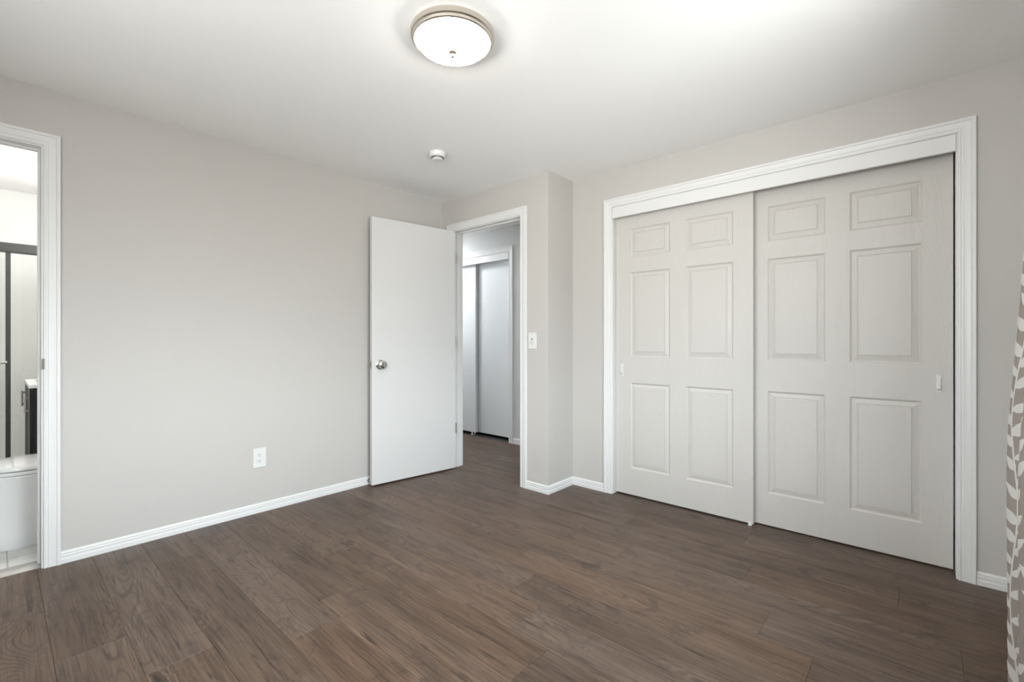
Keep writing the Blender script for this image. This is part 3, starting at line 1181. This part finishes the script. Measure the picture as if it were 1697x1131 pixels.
RX = -4.85
se = tag(empty('shower_door', (RX, 0, 0)), 'dark metal framed glass shower doors at the back of the bathroom', 'shower door')
sy0, sy1 = BY0 + .002, BY1 - .002
bm = B()
box(bm, -.03, .03, sy0, sy1, 1.735, 1.803, .006, 2)
obj('top_rail', bm, M['grey_metal'], se)
bm = B()
box(bm, -.035, .035, sy0, sy1, .125, .150, .003, 1)
obj('bottom_rail', bm, M['grey_metal'], se)
for xo, ya, yb in ((.012, BY0 + .01, .0775), (-.014, -.02, BY1 - .01)):
    bm = B()
    box(bm, xo - .009, xo + .009, ya, ya + .025, .15, 1.737, .002, 1)
    box(bm, xo - .009, xo + .009, yb - .025, yb, .15, 1.737, .002, 1)
    fr_ = obj('stile', bm, M['grey_metal'], se)
    bm = B()
    box(bm, xo - .003, xo + .003, ya + .024, yb - .024, .15, 1.737)
    obj('glass_panel', bm, M['shower_glass'], se)
bm = B()
tube(bm, [(.060, -.60, .955), (.060, .060, .955)], .010, 14)
tube(bm, [(.020, .055, .955), (.062, .055, .955)], .007, 12)
tube(bm, [(.020, -.59, .955), (.062, -.59, .955)], .007, 12)
hb = obj('towel_bar', bm, M['chrome'], se, smooth=40)

bm = B()
box(bm, RX - .05, RX + .05, sy0, sy1, FZ, .125, .008, 2)
struct('trim_6', bm, M['porcelain'], 'white shower curb under the dark framed glass doors', 'shower curb')

bl = tag(empty('vanity_light', (-4.36, BY1 - .001, 1.98)), 'white glass bathroom wall lamp above the vanity, out of sight', 'wall lamp')
bm = B()
box(bm, -.28, .28, -.03, 0, -.04, .04, .005, 2)
obj('bar', bm, M['nickel'], bl)
for q in (-.19, 0, .19):
    bm = B()
    lathe(bm, [(0, -.07), (.045, -.065), (.058, -.03), (.056, .02), (.035, .055), (.015, .06), (0, .06)], (q, -.095, .0), 28)
    obj('shade', bm, M['bath_lamp'], bl, smooth=50)

# ------------------------------------------------------------------ curtain and rod
CY, SY = math.cos(math.radians(41.639)), math.sin(math.radians(41.639))
def ratio(px):
    u = (px - 848.5) / 762.79
    return (-SY + u * CY) / (CY + u * SY)


EDGE = [(0.0, 1669), (0.30, 1669), (.60, 1667.5), (.734, 1667), (.863, 1670), (.978, 1676), (1.126, 1684), (1.22, 1688.5), (1.31, 1693), (1.45, 1698), (1.7, 1703), (2.2, 1706)]
def edge_px(z):
    for (z0, p0), (z1, p1) in zip(EDGE, EDGE[1:]):
        if z <= z1:
            t = (z - z0) / (z1 - z0)
            return p0 + (p1 - p0) * t
    return EDGE[-1][1]


C_Y0, C_Y1, C_CREST, WL = 1.62, 2.075, 2.00, 0.152
ROD_X, ROD_Z = 0.300, 2.13
def curtain_xy(t, z):
    """t runs along the rod; the pleat crest nearest the closet bulges into the room lower down"""
    y = C_Y0 + (C_Y1 - C_Y0) * t
    ph = 2 * PI * (y - C_CREST) / WL
    front = ratio(edge_px(z)) * C_CREST + .0015
    crest = .5 + .5 * math.cos(ph)
    sharp = crest ** .85
    low = max(0.0, min(1.0, (1.5 - z) / .9))
    back = 0.335 - .012 * low
    k = round((y - C_CREST) / WL)
    f2 = front if k == 0 else front + .012 + .006 * math.sin(k * 2.3 + z * 2)
    x = back + (f2 - back) * sharp
    y2 = y + .010 * math.sin(ph) * (.4 + low) + .004 * math.sin(3.1 * z + k)
    return x, y2


NT, NZ = 132, 72
Z0C, Z1C = 0.015, ROD_Z + .03
bm = B()
G = []
for j in range(NZ + 1):
    z = Z0C + (Z1C - Z0C) * j / NZ
    G.append([bm.verts.new((*curtain_xy(i / NT, z), z)) for i in range(NT + 1)])
for j in range(NZ):
    for i in range(NT):
        bm.faces.new((G[j][i], G[j][i + 1], G[j + 1][i + 1], G[j + 1][i]))
# printed vines and leaves: thin pieces lying on the cloth, part of the same panel
ARC = [0.0]
zz = .6
for i in range(1, NT + 1):
    a, b_ = curtain_xy((i - 1) / NT, zz), curtain_xy(i / NT, zz)
    ARC.append(ARC[-1] + math.hypot(a[0] - b_[0], a[1] - b_[1]))
LEN = ARC[-1]
def t_of_s(s):
    s = max(0, min(LEN - 1e-6, s))
    lo = 0
    for i in range(NT):
        if ARC[i + 1] >= s:
            return (i + (s - ARC[i]) / (ARC[i + 1] - ARC[i])) / NT
    return 1.0
def on_cloth(s, z, off):
    t = t_of_s(s)
    a = Vector((*curtain_xy(max(0, t - .004), z), z))
    b_ = Vector((*curtain_xy(min(1, t + .004), z), z))
    n = (b_ - a).cross(Vector((0, 0, 1))).normalized()
    if n.x > 0 and False:
        n = -n
    p = Vector((*curtain_xy(t, z), z))
    return p - n * off
def strip(rows_, both=True):
    for sgn in (1, -1):
        vv = [[bm.verts.new(on_cloth(s, z, .0012 * sgn)) for s, z in r] for r in rows_]
        for a, b_ in zip(vv, vv[1:]):
            for k in range(len(a) - 1):
                f = bm.faces.new((a[k], a[k + 1], b_[k + 1], b_[k]))
                f.material_index = 1
def leaf(s, z, ang, L, W):
    rows_ = []
    ca, sa = math.cos(ang), math.sin(ang)
    for i in range(11):
        u = i / 10
        w = W * (math.sin(PI * u ** .75) ** .9) * (1 - .25 * u) + .0004
        r = []
        for k in range(7):
            q = (k / 6 * 2 - 1) * w
            du, dq = u * L, q + .10 * L * math.sin(PI * u) * .5
            r.append((s + du * ca - dq * sa, z + du * sa + dq * ca))
        rows_.append(r)
    strip(rows_)
rl = random.Random(5)
s_c = ARC[round(NT * (C_CREST - C_Y0) / (C_Y1 - C_Y0))]
s0 = (s_c - 0.026) % 0.088
while s0 < LEN:
    ph = rl.uniform(0, 6)
    zv = Z0C + .01
    path = []
    while zv < Z1C - .02:
        path.append((s0 + .011 * math.sin(zv * 11 + ph), zv))
        zv += .012
    strip([[(s - .0022, z), (s + .0022, z)] for s, z in path])
    side = 1
    zl = rl.uniform(.02, .06)
    while zl < Z1C - .09:
        sl_ = s0 + .011 * math.sin(zl * 11 + ph)
        L_ = rl.uniform(.044, .066)
        leaf(sl_ + .002 * side, zl, PI / 2 - side * rl.uniform(.5, 1.0), L_, L_ * rl.uniform(.20, .27))
        side = -side
        zl += rl.uniform(.026, .042)
    s0 += 0.088
cu = obj('curtain', bm, [M['voile'], M['print']], smooth=70)
tag(cu, 'sheer taupe curtain with white leaf and vine print at the right edge', 'curtain')

ro = tag(empty('curtain_rod', (ROD_X, 1.1, ROD_Z + .05)), 'dark metal curtain rod over the window, out of sight above', 'curtain rod')
bm = B()
tube(bm, [(0, -1.05, 0), (0, 1.06, 0)], .008, 14)
obj('rod', bm, M['grey_metal'], ro, smooth=40)
for q, sg in ((-1.05, -1), (1.06, 1)):
    bm = B()
    lathe(bm, [(0, 0), (.010, 0), (.010, .006), (.016, .016), (.012, .028), (0, .034)], (0, q, 0), 20, Matrix.Rotation(-PI / 2 * sg, 4, 'X'))
    obj('finial', bm, M['grey_metal'], ro, smooth=40)
    bm = B()
    tube(bm, [(X_R - ROD_X, q - sg * .10, -.02), (0, q - sg * .10, -.012)], .006, 10)
    box(bm, X_R - ROD_X - .004, X_R - ROD_X, q - sg * .10 - .012, q - sg * .10 + .012, -.05, .02)
    obj('bracket', bm, M['grey_metal'], ro)
